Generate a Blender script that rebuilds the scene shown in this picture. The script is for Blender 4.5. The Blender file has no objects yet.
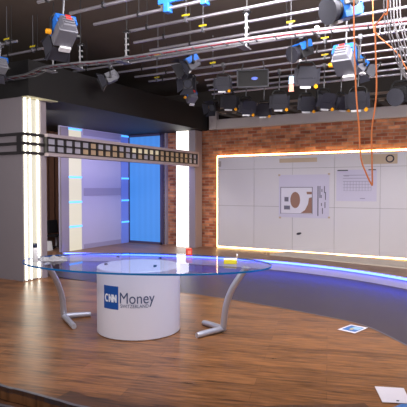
import bpy, math, random
from mathutils import Vector, Matrix, Euler
random.seed(7)
SC = bpy.context.scene
COL = SC.collection
R = math.radians
# ------------------------------------------------------------------ camera
CAM = Vector((0, 0, 1.56)); F = 500.0; PITCH = math.atan(15.5 / F)
cd_ = bpy.data.cameras.new('camera'); cam = bpy.data.objects.new('camera', cd_); COL.objects.link(cam)
cam.location = CAM; cam.rotation_euler = Euler((R(90) - PITCH, 0, R(30)))
cd_.sensor_width = 36; cd_.lens = 36 * F / 407; cd_.clip_start = .05; cd_.clip_end = 200
SC.camera = cam
SC.view_settings.view_transform = 'Standard'
MR = cam.rotation_euler.to_matrix()
def ray(x, y): return MR @ Vector(((x - 203.5) / F, (203.5 - y) / F, -1))
def on_z(x, y, z=0.0): d = ray(x, y); return CAM + d * ((z - CAM.z) / d.z)
def on_t(x, y, t): d = ray(x, y); return CAM + d * (t / d.y)
def on_s(x, y, s): d = ray(x, y); return CAM + d * (s / d.x)
def cd(X, D, z=0.0): return Vector((X * .8660254 - D * .5, X * .5 + D * .8660254, z))   # camera-aligned floor plan -> room

# ------------------------------------------------------------------ materials
def mat(name, col, rough=.6, metal=0, emit=None, estr=0, noise=0, nscale=8, spec=.5, alpha=1):
    m = bpy.data.materials.new(name); m.use_nodes = True
    nt = m.node_tree; b = nt.nodes['Principled BSDF']
    b.inputs['Base Color'].default_value = (*col, 1)
    b.inputs['Roughness'].default_value = rough; b.inputs['Metallic'].default_value = metal
    b.inputs['Specular IOR Level'].default_value = spec
    if emit: b.inputs['Emission Color'].default_value = (*emit, 1); b.inputs['Emission Strength'].default_value = estr
    if noise:
        tc = nt.nodes.new('ShaderNodeTexCoord'); n = nt.nodes.new('ShaderNodeTexNoise')
        n.inputs['Scale'].default_value = nscale; n.inputs['Detail'].default_value = 4
        nt.links.new(tc.outputs['Object'], n.inputs['Vector'])
        mr = nt.nodes.new('ShaderNodeMapRange'); mr.inputs['To Min'].default_value = 1 - noise; mr.inputs['To Max'].default_value = 1 + noise
        nt.links.new(n.outputs['Fac'], mr.inputs['Value'])
        mx = nt.nodes.new('ShaderNodeVectorMath'); mx.operation = 'SCALE'; mx.inputs[0].default_value = col
        nt.links.new(mr.outputs['Result'], mx.inputs['Scale']); nt.links.new(mx.outputs[0], b.inputs['Base Color'])
    return m
def srgb(r, g, b): return tuple(((c / 255) / 12.92 if c / 255 <= .04045 else ((c / 255 + .055) / 1.055) ** 2.4) for c in (r, g, b))

def wood_mat(name, c1, c2, ang, rough=.36, spec=.5):
    m = bpy.data.materials.new(name); m.use_nodes = True; nt = m.node_tree; N = nt.nodes.new; L = nt.links.new
    b = nt.nodes['Principled BSDF']; tc = N('ShaderNodeTexCoord'); mp = N('ShaderNodeMapping')
    mp.inputs['Rotation'].default_value = (0, 0, ang); L(tc.outputs['Object'], mp.inputs['Vector'])
    br = N('ShaderNodeTexBrick'); br.offset = .37; br.inputs['Scale'].default_value = 1
    br.inputs['Brick Width'].default_value = 1.5; br.inputs['Row Height'].default_value = .15
    br.inputs['Mortar Size'].default_value = .0018; br.inputs['Color1'].default_value = (0, 0, 0, 1); br.inputs['Color2'].default_value = (1, 1, 1, 1)
    br.inputs['Mortar'].default_value = (.1, .1, .1, 1); br.inputs['Bias'].default_value = 0
    L(mp.outputs[0], br.inputs['Vector'])
    ms = N('ShaderNodeMapping'); ms.inputs['Scale'].default_value = (2.0, 20, 1); L(mp.outputs[0], ms.inputs['Vector'])
    n1 = N('ShaderNodeTexNoise'); n1.inputs['Scale'].default_value = 1.6; n1.inputs['Detail'].default_value = 8; n1.inputs['Distortion'].default_value = .6
    L(ms.outputs[0], n1.inputs['Vector'])
    ms2 = N('ShaderNodeMapping'); ms2.inputs['Scale'].default_value = (3.5, 60, 1); L(mp.outputs[0], ms2.inputs['Vector'])
    n2 = N('ShaderNodeTexNoise'); n2.inputs['Scale'].default_value = 1.5; n2.inputs['Detail'].default_value = 5; L(ms2.outputs[0], n2.inputs['Vector'])
    a = N('ShaderNodeMath'); a.operation = 'MULTIPLY_ADD'; a.inputs[1].default_value = .17; L(br.outputs['Color'], a.inputs[0]); L(n1.outputs['Fac'], a.inputs[2])
    a2 = N('ShaderNodeMath'); a2.operation = 'MULTIPLY_ADD'; a2.inputs[1].default_value = .35; L(n2.outputs['Fac'], a2.inputs[0]); L(a.outputs[0], a2.inputs[2])
    rp = N('ShaderNodeValToRGB'); e = rp.color_ramp.elements
    e[0].position = .48; e[0].color = (*c1, 1); e[1].position = .92; e[1].color = (*c2, 1)
    L(a2.outputs[0], rp.inputs['Fac'])
    mx = N('ShaderNodeMix'); mx.data_type = 'RGBA'; mx.blend_type = 'MULTIPLY'; mx.inputs[0].default_value = 1
    inv = N('ShaderNodeMapRange'); inv.inputs['To Min'].default_value = 1; inv.inputs['To Max'].default_value = .72
    L(br.outputs['Fac'], inv.inputs['Value']); L(rp.outputs[0], mx.inputs[6]); L(inv.outputs[0], mx.inputs[7])
    L(mx.outputs[2], b.inputs['Base Color'])
    rr = N('ShaderNodeMapRange'); rr.inputs['To Min'].default_value = rough - .07; rr.inputs['To Max'].default_value = rough + .1
    L(n1.outputs['Fac'], rr.inputs['Value']); L(rr.outputs[0], b.inputs['Roughness']); b.inputs['Specular IOR Level'].default_value = spec
    return m

def brick_mat():
    m = bpy.data.materials.new('brick'); m.use_nodes = True; nt = m.node_tree; N = nt.nodes.new; L = nt.links.new
    b = nt.nodes['Principled BSDF']; tc = N('ShaderNodeTexCoord'); sp = N('ShaderNodeSeparateXYZ'); cb = N('ShaderNodeCombineXYZ')
    L(tc.outputs['Object'], sp.inputs[0]); L(sp.outputs['X'], cb.inputs['X']); L(sp.outputs['Z'], cb.inputs['Y'])
    br = N('ShaderNodeTexBrick'); br.inputs['Scale'].default_value = 1; br.inputs['Brick Width'].default_value = .25; br.inputs['Row Height'].default_value = .077
    br.inputs['Mortar Size'].default_value = .008; br.inputs['Mortar Smooth'].default_value = .2; br.inputs['Bias'].default_value = -.1
    br.inputs['Color1'].default_value = (*srgb(140, 74, 50), 1); br.inputs['Color2'].default_value = (*srgb(204, 138, 98), 1); br.inputs['Mortar'].default_value = (*srgb(150, 128, 112), 1)
    L(cb.outputs[0], br.inputs['Vector'])
    n = N('ShaderNodeTexNoise'); n.inputs['Scale'].default_value = 5; n.inputs['Detail'].default_value = 5; L(cb.outputs[0], n.inputs['Vector'])
    mr = N('ShaderNodeMapRange'); mr.inputs['From Min'].default_value = .3; mr.inputs['From Max'].default_value = .7; mr.inputs['To Min'].default_value = .62; mr.inputs['To Max'].default_value = 1.25; L(n.outputs['Fac'], mr.inputs['Value'])
    mx = N('ShaderNodeMix'); mx.data_type = 'RGBA'; mx.blend_type = 'MULTIPLY'; mx.inputs[0].default_value = 1
    L(br.outputs['Color'], mx.inputs[6]); L(mr.outputs[0], mx.inputs[7]); L(mx.outputs[2], b.inputs['Base Color'])
    bp = N('ShaderNodeBump'); bp.inputs['Strength'].default_value = .5; bp.inputs['Distance'].default_value = .01; bp.invert = True
    L(br.outputs['Fac'], bp.inputs['Height']); L(bp.outputs[0], b.inputs['Normal']); b.inputs['Roughness'].default_value = .85
    return m

def glass_mat(name, tint, refl, rough=.01):
    m = bpy.data.materials.new(name); m.use_nodes = True; nt = m.node_tree; N = nt.nodes.new; L = nt.links.new
    nt.nodes.remove(nt.nodes['Principled BSDF']); out = nt.nodes['Material Output']
    t = N('ShaderNodeBsdfTransparent'); t.inputs[0].default_value = (*tint, 1)
    g = N('ShaderNodeBsdfGlossy'); g.inputs['Roughness'].default_value = rough
    fr = N('ShaderNodeFresnel'); fr.inputs[0].default_value = 1.5
    mm = N('ShaderNodeMath'); mm.operation = 'MULTIPLY'; mm.inputs[1].default_value = refl; mm.use_clamp = True; gm = N('ShaderNodeNewGeometry'); fb = N('ShaderNodeMath'); fb.operation = 'SUBTRACT'; fb.inputs[0].default_value = 1; L(gm.outputs['Backfacing'], fb.inputs[1]); f2 = N('ShaderNodeMath'); f2.operation = 'MULTIPLY'; L(fr.outputs[0], f2.inputs[0]); L(fb.outputs[0], f2.inputs[1]); L(f2.outputs[0], mm.inputs[0])
    mx = N('ShaderNodeMixShader'); L(mm.outputs[0], mx.inputs[0]); L(t.outputs[0], mx.inputs[1]); L(g.outputs[0], mx.inputs[2]); L(mx.outputs[0], out.inputs[0])
    return m

def stripe_emit(name, c1, c2, axis, scale, strength):
    m = bpy.data.materials.new(name); m.use_nodes = True; nt = m.node_tree; N = nt.nodes.new; L = nt.links.new
    b = nt.nodes['Principled BSDF']; tc = N('ShaderNodeTexCoord'); w = N('ShaderNodeTexWave'); w.bands_direction = axis
    w.inputs['Scale'].default_value = scale; w.inputs['Distortion'].default_value = .3; L(tc.outputs['Object'], w.inputs['Vector'])
    rp = N('ShaderNodeValToRGB'); rp.color_ramp.elements[0].color = (*c1, 1); rp.color_ramp.elements[1].color = (*c2, 1); L(w.outputs['Fac'], rp.inputs[0])
    b.inputs['Base Color'].default_value = (.05, .1, .2, 1); b.inputs['Roughness'].default_value = .4
    L(rp.outputs[0], b.inputs['Emission Color']); b.inputs['Emission Strength'].default_value = strength
    return m

M = dict(
    wood=wood_mat('podium_wood', srgb(54, 32, 19), srgb(152, 102, 62), R(-16), .30, .38),
    wood_dark=wood_mat('podium_border_wood', srgb(52, 34, 26), srgb(100, 66, 44), R(-16), .4),
    wood_back=wood_mat('platform_wood', srgb(92, 66, 52), srgb(150, 112, 88), 0, .42),
    studio=mat('studio_floor', srgb(62, 53, 58), .42, noise=.12, nscale=2.5),
    brick=brick_mat(),
    ceil=mat('ceiling_paint', srgb(92, 79, 70), .95, noise=.15, nscale=1.5),
    black=mat('black_paint', srgb(24, 22, 24), .75), header=mat('header_black', srgb(22, 20, 21), .65, noise=.1, nscale=2),
    blackmetal=mat('black_metal', srgb(30, 29, 32), .5, noise=.1, nscale=30), flap=mat('barn_door_black', srgb(48, 48, 58), .55, noise=.1, nscale=20),
    wall=mat('wall_paint', srgb(132, 125, 132), .6, noise=.02, nscale=2), inner=mat('inner_wall_paint', srgb(186, 180, 204), .55, noise=.03, nscale=2),
    band=mat('inner_band', srgb(160, 152, 176), .5), greyframe=mat('grey_frame', srgb(142, 132, 140), .5), rail=mat('rail_grey', srgb(168, 154, 160), .5),
    lattice=mat('lattice_dark', srgb(40, 36, 38), .5),
    steel=mat('galvanised_steel', srgb(196, 192, 204), .28, .8, noise=.08, nscale=20), channel=mat('channel_steel', srgb(186, 186, 192), .5, .2), strut=mat('strut_steel', srgb(112, 112, 118), .45, .6, noise=.1, nscale=20),
    chrome=mat('brushed_metal', srgb(196, 196, 204), .35, .45), trim=mat('edge_trim', srgb(120, 118, 128), .4, .5),
    yellow=mat('yellow_tag', srgb(190, 170, 24), .6), orange=mat('orange_knob', srgb(245, 165, 20), .45, emit=srgb(245, 165, 20), estr=.12), red=mat('red_plastic', srgb(200, 40, 40), .5),
    blue=mat('lamp_blue', srgb(40, 110, 205), .4, noise=.08, nscale=15), lampgrey=mat('lamp_grey', srgb(108, 108, 118), .45, noise=.1, nscale=25), white=mat('white_plastic', srgb(225, 224, 228), .5),
    lens=mat('lamp_lens', srgb(70, 72, 84), .15),
    lit=mat('lit_diffuser', (.22, .21, .18), .5, emit=(1, .93, .74), estr=.55), litr=mat('lit_diffuser_bright', (.9, .9, .85), .5, emit=(1, .96, .86), estr=2.4),
    tube=mat('led_tube_white', (.9, .9, .9), .5, emit=(1, .95, .8), estr=5), cream=mat('cream_diffuser', (.22, .22, .19), .5, emit=(1, .9, .66), estr=.6),
    halo=mat('led_warm', (.9, .8, .6), .5, emit=(1, .62, .24), estr=11), bluebar=mat('led_blue_bar', (.2, .5, .9), .5, emit=(.05, .38, 1), estr=1.4),
    arc=mat('led_blue_arc', (.2, .4, .9), .5, emit=(.036, .072, 1), estr=11),
    bluewall=stripe_emit('blue_backlit', srgb(56, 130, 218), srgb(61, 136, 224), 'X', 1.6, .9),
    bluecol=mat('blue_lit_column', srgb(120, 130, 190), .5, emit=srgb(90, 120, 225), estr=.25),
    panel=mat('screen_panel', srgb(214, 209, 216), .45, noise=.015, nscale=1.2), seam=mat('panel_backing', srgb(150, 144, 146), .6),
    paper=mat('paper_white', srgb(222, 218, 232), .6), paper2=mat('paper_lavender', srgb(204, 198, 220), .6), ink=mat('ink_grey', srgb(110, 106, 124), .6), inkdark=mat('ink_dark', srgb(58, 54, 66), .6),
    planbrown=mat('plan_brown', srgb(150, 112, 98), .6), tape=mat('tan_tape', srgb(196, 174, 150), .6),
    drum=mat('drum_white', srgb(226, 225, 238), .35), logoblue=mat('logo_blue', srgb(20, 84, 168), .4), logotext=mat('logo_slate', srgb(70, 84, 122), .5), logowhite=mat('logo_white', (.9, .9, .92), .5, emit=(1, 1, 1), estr=.12),
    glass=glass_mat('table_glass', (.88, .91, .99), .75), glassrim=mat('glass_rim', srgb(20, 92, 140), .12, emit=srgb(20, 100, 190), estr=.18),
    plastic=mat('crumpled_plastic', srgb(150, 150, 158), .25), cable=mat('orange_cable', srgb(188, 104, 50), .55), redcable=mat('red_cable', srgb(120, 40, 54), .6), greycable=mat('grey_cable', srgb(96, 92, 98), .6), darkcable=mat('dark_cable', srgb(40, 38, 40), .6),
    gallery=mat('gallery_grey', srgb(176, 166, 164), .6), gallerytan=mat('gallery_tan', srgb(124, 108, 94), .8, noise=.2, nscale=3), slat=mat('gallery_slat', srgb(150, 134, 120), .7), dark_wall=mat('dark_upper_wall', srgb(44, 38, 36), .9, noise=.2, nscale=2),
    drape=mat('brown_drape', srgb(92, 60, 46), .95, noise=.2, nscale=10), bluedoor=mat('blue_print', srgb(70, 120, 190), .5), bluepale=mat('blue_print_pale', srgb(150, 190, 225), .5), tanprint=mat('tan_print', srgb(196, 180, 130), .6),
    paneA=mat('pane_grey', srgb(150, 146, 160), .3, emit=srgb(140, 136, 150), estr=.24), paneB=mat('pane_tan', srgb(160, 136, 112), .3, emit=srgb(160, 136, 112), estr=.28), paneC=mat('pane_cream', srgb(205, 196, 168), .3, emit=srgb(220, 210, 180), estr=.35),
    sticky=mat('sticky_yellow', srgb(226, 214, 50), .6), redcup=mat('red_cup', srgb(214, 62, 46), .5), redpale=mat('red_cup_print', srgb(232, 130, 110), .5), capdark=mat('bottle_cap', srgb(34, 42, 70), .4),
)

# ------------------------------------------------------------------ mesh builder
class MB:
    def __init__(s): s.v = []; s.f = []
    def add(s, vs, fs):
        n = len(s.v); s.v += [Vector(v) for v in vs]; s.f += [tuple(i + n for i in f) for f in fs]; return s
    def box(s, a, b):
        (x0, y0, z0), (x1, y1, z1) = a, b
        x0, x1 = min(x0, x1), max(x0, x1); y0, y1 = min(y0, y1), max(y0, y1); z0, z1 = min(z0, z1), max(z0, z1)
        return s.add([(x0, y0, z0), (x1, y0, z0), (x1, y1, z0), (x0, y1, z0), (x0, y0, z1), (x1, y0, z1), (x1, y1, z1), (x0, y1, z1)],
                     [(0, 3, 2, 1), (4, 5, 6, 7), (0, 1, 5, 4), (1, 2, 6, 5), (2, 3, 7, 6), (3, 0, 4, 7)])
    def obox(s, c, ax, ay, az, hx, hy, hz, taper=1.0):
        c = Vector(c); P = []
        for k in (-1, 1):
            q = taper if k > 0 else 1
            for (i, j) in ((-1, -1), (1, -1), (1, 1), (-1, 1)): P.append(c + ax * hx * i * q + ay * hy * j * q + az * hz * k)
        return s.add(P, [(0, 3, 2, 1), (4, 5, 6, 7), (0, 1, 5, 4), (1, 2, 6, 5), (2, 3, 7, 6), (3, 0, 4, 7)])
    def tube(s, pts, r, n=10, cap=True, closed=False):
        pts = [Vector(p) for p in pts]; rings = []; up = None
        for i, p in enumerate(pts):
            a = pts[i - 1] if i else (pts[-1] if closed else p); b = pts[i + 1] if i < len(pts) - 1 else (pts[0] if closed else p)
            d = (b - a).normalized()
            if up is None: up = Vector((0, 0, 1)) if abs(d.z) < .9 else Vector((1, 0, 0))
            e1 = d.cross(up).normalized(); e2 = e1.cross(d).normalized(); up = e2
            rr = r[i] if isinstance(r, (list, tuple)) else r
            rings.append([p + (e1 * math.cos(2 * math.pi * k / n) + e2 * math.sin(2 * math.pi * k / n)) * rr for k in range(n)])
        vs = [v for g in rings for v in g]; fs = []
        m = len(rings)
        for i in range(m if closed else m - 1):
            j = (i + 1) % m
            for k in range(n): fs.append((i * n + k, i * n + (k + 1) % n, j * n + (k + 1) % n, j * n + k))
        if cap and not closed: fs += [tuple(range(n))[::-1], tuple((m - 1) * n + k for k in range(n))]
        return s.add(vs, fs)
    def prism(s, poly, z0, z1):
        n = len(poly); vs = [(p[0], p[1], z0) for p in poly] + [(p[0], p[1], z1) for p in poly]
        return s.add(vs, [tuple(range(n))[::-1], tuple(range(n, 2 * n))] + [(i, (i + 1) % n, n + (i + 1) % n, n + i) for i in range(n)])
    def slab(s, quad, nrm, th):      # any planar polygon given thickness along nrm
        n = len(quad); nrm = Vector(nrm); vs = [Vector(p) for p in quad] + [Vector(p) + nrm * th for p in quad]
        return s.add(vs, [tuple(range(n))[::-1], tuple(range(n, 2 * n))] + [(i, (i + 1) % n, n + (i + 1) % n, n + i) for i in range(n)])
    def lathe(s, c, prof, n=32, rx=1, ry=1):
        c = Vector(c); vs = []; fs = []
        for (r, z) in prof:
            for k in range(n): a = 2 * math.pi * k / n; vs.append(c + Vector((r * rx * math.cos(a), r * ry * math.sin(a), z)))
        for i in range(len(prof) - 1):
            for k in range(n): fs.append((i * n + k, i * n + (k + 1) % n, (i + 1) * n + (k + 1) % n, (i + 1) * n + k))
        fs += [tuple(range(n))[::-1], tuple((len(prof) - 1) * n + k for k in range(n))]
        return s.add(vs, fs)
    def build(s, name, m, parent=None, smooth=False, bevel=0, loc=None):
        if parent is not None: org = worg(parent)
        else:
            xs = [v.x for v in s.v]; ys = [v.y for v in s.v]; zs = [v.z for v in s.v]
            org = Vector(loc) if loc is not None else Vector(((min(xs) + max(xs)) / 2, (min(ys) + max(ys)) / 2, min(zs)))
        me = bpy.data.meshes.new(name); me.from_pydata([v - org for v in s.v], [], s.f); me.validate()
        import bmesh
        bm = bmesh.new(); bm.from_mesh(me); bmesh.ops.recalc_face_normals(bm, faces=bm.faces); bm.to_mesh(me); bm.free()
        me.materials.append(m)
        if smooth:
            for p in me.polygons: p.use_smooth = True
            try: me.set_sharp_from_angle(angle=R(40))
            except Exception: pass
        o = bpy.data.objects.new(name, me); COL.objects.link(o)
        if parent is not None: o.parent = parent; ORG[o.name] = org
        else: o.location = org; ORG[o.name] = org
        if bevel:
            b = o.modifiers.new('bevel', 'BEVEL'); b.width = bevel; b.segments = 2; b.limit_method = 'ANGLE'
        return o
ORG = {}
def worg(o): return ORG[o.name]
def empty(name, loc):
    o = bpy.data.objects.new(name, None); COL.objects.link(o); o.location = loc; o.empty_display_size = .1; ORG[o.name] = Vector(loc); return o
def tag(o, label, cat, group=None, kind=None):
    o['label'] = label; o['category'] = cat
    if group: o['group'] = group
    if kind: o['kind'] = kind
    return o
def thing(name, loc, label, cat, group=None): return tag(empty(name, loc), label, cat, group)
def struct(o, label=None):
    o['kind'] = 'structure'
    if label: o['label'] = label
    return o
def dup(o, off, parent):       # copy of a part, shifted
    c = o.copy(); COL.objects.link(c); c.parent = parent; c.location = o.location + Vector(off); ORG[c.name] = worg(parent); return c
def crom(pts, n=8, closed=False):
    pts = [Vector(p) for p in pts]; out = []; m = len(pts)
    for i in range(m if closed else m - 1):
        p0 = pts[i - 1] if (i or closed) else pts[i]; p1 = pts[i]; p2 = pts[(i + 1) % m]; p3 = pts[(i + 2) % m] if (closed or i + 2 < m) else p2
        for k in range(n):
            t = k / n
            out.append(.5 * ((2 * p1) + (p2 - p0) * t + (2 * p0 - 5 * p1 + 4 * p2 - p3) * t * t + (3 * p1 - p0 - 3 * p2 + p3) * t ** 3))
    if not closed: out.append(pts[-1])
    return out
Zv = Vector((0, 0, 1)); Xv = Vector((1, 0, 0)); Yv = Vector((0, 1, 0))

# ================================================================== SETTING
WT = 11.55           # brick wall plane
struct(MB().box((-16, -4, -.3), (9, 14, -.2)).build('floor', M['studio'], loc=(0, 0, -.3)))
# podium: big wooden deck with a lower step
dk = [cd(-1.78, 8.2), cd(-.35, 7.45), cd(.2, 7.1), on_z(260, 304), on_z(314, 314), on_z(364, 325), on_z(407, 345), cd(2.12, 4.45), cd(1.97, 3.95), cd(1.66, 3.6), cd(1.2, 3.40),
      cd(.55, 3.36), cd(.05, 3.28), cd(-.45, 3.36), on_z(78, 407), on_z(60, 402), on_z(20, 391), on_z(0, 386), cd(-2.2, 4.32), cd(-3.0, 4.85), cd(-4.2, 5.6)]
front = crom([cd(-4.2, 8.7)] + [], 1)
edge = crom(dk, 5)
deck = [Vector((-6.75, 5.75, 0)), Vector((-6.75, 6.3, 0)), cd(-2.78, 8.76)] + edge + [Vector((-9.6, 2.6, 0)), Vector((-11, 5.66, 0))]
def offset(poly, d):
    out = []; n = len(poly)
    for i, p in enumerate(poly):
        t = (poly[(i + 1) % n] - poly[i - 1]); t.z = 0; t.normalize(); out.append(p + Vector((-t.y, t.x, 0)) * d)
    return out
struct(MB().prism(deck, -.1, 0).build('floor_podium', M['wood'], loc=(0, 0, 0)))
struct(MB().prism([deck[0], deck[1], deck[2]] + offset(edge, .09)[1:-1] + deck[-2:], -.2, -.105).build('floor_podium_step', M['wood_dark'], loc=(0, 0, 0)))
for nm, ln, z in (('trim_1', edge, -.004), ('trim_2', [p for p in offset(edge, .09)], -.104)):
    b = MB(); inn = offset(ln, -.028)
    for i in range(len(ln) - 1):
        b.add([(*ln[i].xy, z - .03), (*ln[i + 1].xy, z - .03), (*inn[i + 1].xy, z + .008), (*inn[i].xy, z + .008), (*ln[i].xy, z + .008), (*ln[i + 1].xy, z + .008)], [(0, 1, 5, 4), (4, 5, 2, 3)])
    struct(b.build(nm, M['trim'], loc=(0, 0, 0)))
k0, k1 = 10 * 5, 15 * 5 + 1
b = MB(); inn = offset(edge, -.18); out_ = offset(edge, -.028)
for i in range(k0, k1): b.add([(*out_[i].xy, .003), (*out_[i + 1].xy, .003), (*inn[i + 1].xy, .003), (*inn[i].xy, .003)], [(0, 1, 2, 3)])
struct(b.build('trim_3', M['wood_dark'], loc=(0, 0, 0)))
# upstage platform with LED riser
arc = crom([(-9.04, 8.76, 0), (-8.5, 9.0, 0), (-7.6, 9.4, 0), (-6.4, 9.75, 0), (-5.4, 9.93, 0), (-4.2, 10.05, 0), (-3.3, 9.98, 0), (-2.3, 9.74, 0), (-1.3, 9.3, 0), (-.2, 8.6, 0), (1.2, 7.3, 0), (2.6, 5.4, 0)], 8)
struct(MB().prism(arc + [Vector((6, 5.4, 0)), Vector((6, WT, 0)), Vector((-13, WT, 0)), Vector((-13, 8.2, 0))], -.2, 0).build('floor_platform', M['wood_back'], loc=(0, 0, 0)))
b = MB(); b.slab([(*p.xy, -.2) for p in arc] + [], (0, 0, 1), 0) if False else None
ao = offset(arc, -.012)
for i in range(len(arc) - 1): b.add([(*ao[i].xy, -.2), (*ao[i + 1].xy, -.2), (*ao[i + 1].xy, -.008), (*ao[i].xy, -.008), (*arc[i].xy, -.001), (*arc[i + 1].xy, -.001)], [(0, 1, 2, 3), (3, 2, 5, 4)])
struct(b.build('trim_4', M['inner'], loc=(0, 0, 0)))
tag(MB().tube([(p.x, p.y, -.03) for p in offset(arc, -.034)[2:-1]], .02, 8).build('led_strip', M['arc'], smooth=True), 'long curved blue light strip along the riser of the upstage platform', 'light strip')
# walls
struct(MB().box((-14, WT, -.2), (6, WT + .2, 3.08)).build('wall_back', M['brick'], loc=(0, WT, 0)))
struct(MB().box((-6.35, WT - .12, 3.08), (6, WT + .2, 3.33)).build('trim_5', M['gallery'], loc=(0, WT, 3)))
struct(MB().box((-16, WT + .9, 3.2), (6, WT + 1, 4.4)).build('wall_upper', M['dark_wall'], loc=(0, WT, 3)))
struct(MB().box((-16, -4, 4.3), (9, WT + 1, 4.4)).build('ceiling', M['ceil'], loc=(0, 0, 4.3)))
FT = 5.69; PS = -6.73
struct(MB().box((-12, FT, -.2), (PS - .02, FT + .42, 3.07)).build('wall_front', M['wall'], loc=(-9, FT, 0)))
struct(MB().box((-14, FT - .03, 3.07), (-6.55, WT, 3.65)).build('wall_header', M['header'], loc=(-9, FT, 3)))
struct(MB().box((-9.10, 8.74, 0), (-9.05, WT - .15, 3.07)).build('wall_side', M['inner'], loc=(-9, 9, 0)))
for i, (z0, z1) in enumerate(((0, .12), (1.36, 1.56), (2.9, 3.05))):
    struct(MB().box((-9.05, 9.55, z0), (-9.035, 11.0, z1)).build('trim_%d' % (6 + i), M['band'], loc=(-9, 9, 0)))
struct(MB().box((-7.85, WT - .1, 0), (-7.8, WT, 3.07)).build('trim_9', M['greyframe']))
struct(MB().box((-7.4, WT - .22, 0), (-7.31, WT, 3.07)).build('trim_10', M['greyframe']))

# ================================================================== LIGHT COLUMNS
t = thing('light_column', (PS, FT + .2, 0), 'tall glowing white column at the corner of the grey wall', 'light column', 'white light columns of the portal')
MB().box((PS - .015, FT + .01, .02), (PS, FT + .36, 3.05)).build('diffuser', M['lit'], t)
for tt, w in ((FT + .035, .016), (FT + .14, .012), (FT + .30, .016)):
    MB().tube([(PS + .012, tt, .02), (PS + .012, tt, 3.05)], w, 10).build('led_tube', M['tube'], t, smooth=True)
MB().box((PS - .05, FT + .36, 0), (PS + .02, FT + .48, 3.06)).build('frame', M['greyframe'], t)
t = thing('light_column', (-7.1, 11.15, 0), 'tall glowing white column between the two stretches of brick', 'light column', 'white light columns of the portal')
MB().box((-7.30, 11.2, .0), (-6.88, 11.24, 3.06)).build('diffuser', M['litr'], t)
MB().box((-6.88, 11.14, 0), (-6.68, 11.5, 3.06)).build('frame', M['greyframe'], t, bevel=.006)
for (x, lab, ta, tb, m, wide) in ((-9.05, 'cream light column with blue bars beside the brown drape', 9.0, 9.44, M['cream'], 1), (-9.05, 'narrow blue lit column with blue bars beside the blue backlit panel', 11.02, 11.34, M['bluecol'], 0)):
    t = thing('led_column', (x, ta, 0), lab, 'light column', 'columns with blue bars')
    MB().box((x, ta, 0), (x + .03, tb, 3.04)).build('diffuser', m, t)
    q = None
    for z in (.6, 1.21, 1.83, 2.43, 3.02):
        if q is None: q = MB().box((x + .03, ta - .005, z - .022), (x + .045, tb + .005, z + .022)).build('light_bar', M['bluebar'], t); z0 = z
        else: dup(q, (0, 0, z - z0), t)
    if wide: MB().box((x, ta - .26, 0), (x + .035, ta, 3.04)).build('side_panel', M['greyframe'], t)
# blue backlit panel
t = thing('backlit_panel', (-8.45, 11.3, 0), 'large blue backlit panel standing between column and dark brick', 'light panel')
MB().box((-9.0, 11.36, .06), (-7.92, 11.4, 3.0)).build('panel', M['bluewall'], t)
f = MB(); f.box((-9.03, 11.33, 0), (-8.995, 11.42, 3.05)); f.box((-7.925, 11.33, 0), (-7.86, 11.42, 3.05)); f.box((-9.03, 11.33, 0), (-7.87, 11.42, .06)); f.box((-9.03, 11.33, 3.0), (-7.87, 11.42, 3.06))
f.build('frame', mat('panel_frame', srgb(70, 66, 96), .5), t)

struct(MB().box((PS, FT - .02, 3.055), (-6.57, FT + .62, 3.069)).build('trim_11', mat('soffit_spill_cream', srgb(190, 184, 150), .6)))  # column light spilled on the dark soffit, put into a cream panel
# ================================================================== LATTICE BEAM
BZ0, BZ1 = 2.11, 2.49; BS = -6.6; T0, T1 = 6.1, 11.13
t = thing('lattice_beam', (BS, 8.6, BZ0), 'long dark beam of small square panes across the portal, banding the grey wall', 'beam')
MB().box((BS - .14, T0, BZ1 - .055), (BS + .012, T1 + .04, BZ1)).build('top_rail', M['rail'], t)
MB().box((BS - .14, T0, BZ0), (BS + .012, T1 + .04, BZ0 + .055)).build('bottom_rail', M['rail'], t)
MB().box((BS - .14, T1, BZ0 + .055), (BS + .012, T1 + .04, BZ1 - .055)).build('end_rail', M['rail'], t)
MB().box((BS - .10, T0, BZ0 + .05), (BS - .06, T1, BZ1 - .05)).build('backing', M['lattice'], t)
z_lo, z_hi = BZ0 + .06, BZ1 - .06; zm = (z_lo + z_hi) / 2; NP = 24; pitch = (T1 - T0) / NP
g = MB(); g.box((BS - .05, T0, z_lo - .005), (BS, T1, z_lo + .02)); g.box((BS - .05, T0, z_hi - .02), (BS, T1, z_hi + .005)); g.box((BS - .05, T0, zm - .011), (BS, T1, zm + .011))
for i in range(NP + 1): tt = T0 + i * pitch; g.box((BS - .05, tt - .019, z_lo), (BS, tt + .019, z_hi))
g.build('grid', M['lattice'], t)
proto = {}
for i in range(NP):
    for row in (0, 1):
        key = ('A' if i < 4 or i > 21 else ('C' if (row == 1 and 11 <= i <= 15) else ('B' if (i < 9 and row == 0) or i > 15 or (i + row) % 3 == 0 else 'A')))
        ta = T0 + i * pitch + .02; za = (z_lo + .022) if row == 0 else zm + .015; zb = (zm - .015) if row == 0 else z_hi - .022
        if key not in proto:
            proto[key] = (MB().box((BS - .045, ta, za), (BS - .035, ta + pitch - .04, zb)).build('pane', M['pane' + key], t), ta, za)
        else: o, a0, b0 = proto[key]; dup(o, (0, ta - a0, za - b0), t)
for z in (BZ0 + .035, (BZ0 + BZ1) / 2, BZ1 - .035):
    q = MB(); q.box((PS + .0, FT + .0, z - .024), (PS + .05, T0 + .03, z + .024)); q.box((-12, FT - .028, z - .024), (PS + .05, FT - .001, z + .024)); q.build('band', M['lattice'], t)
q = MB().box((PS - .13, FT - .024, BZ0 + .03), (PS - .01, FT - .002, BZ1 - .03)).build('end_block', M['lattice'], t)

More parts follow.
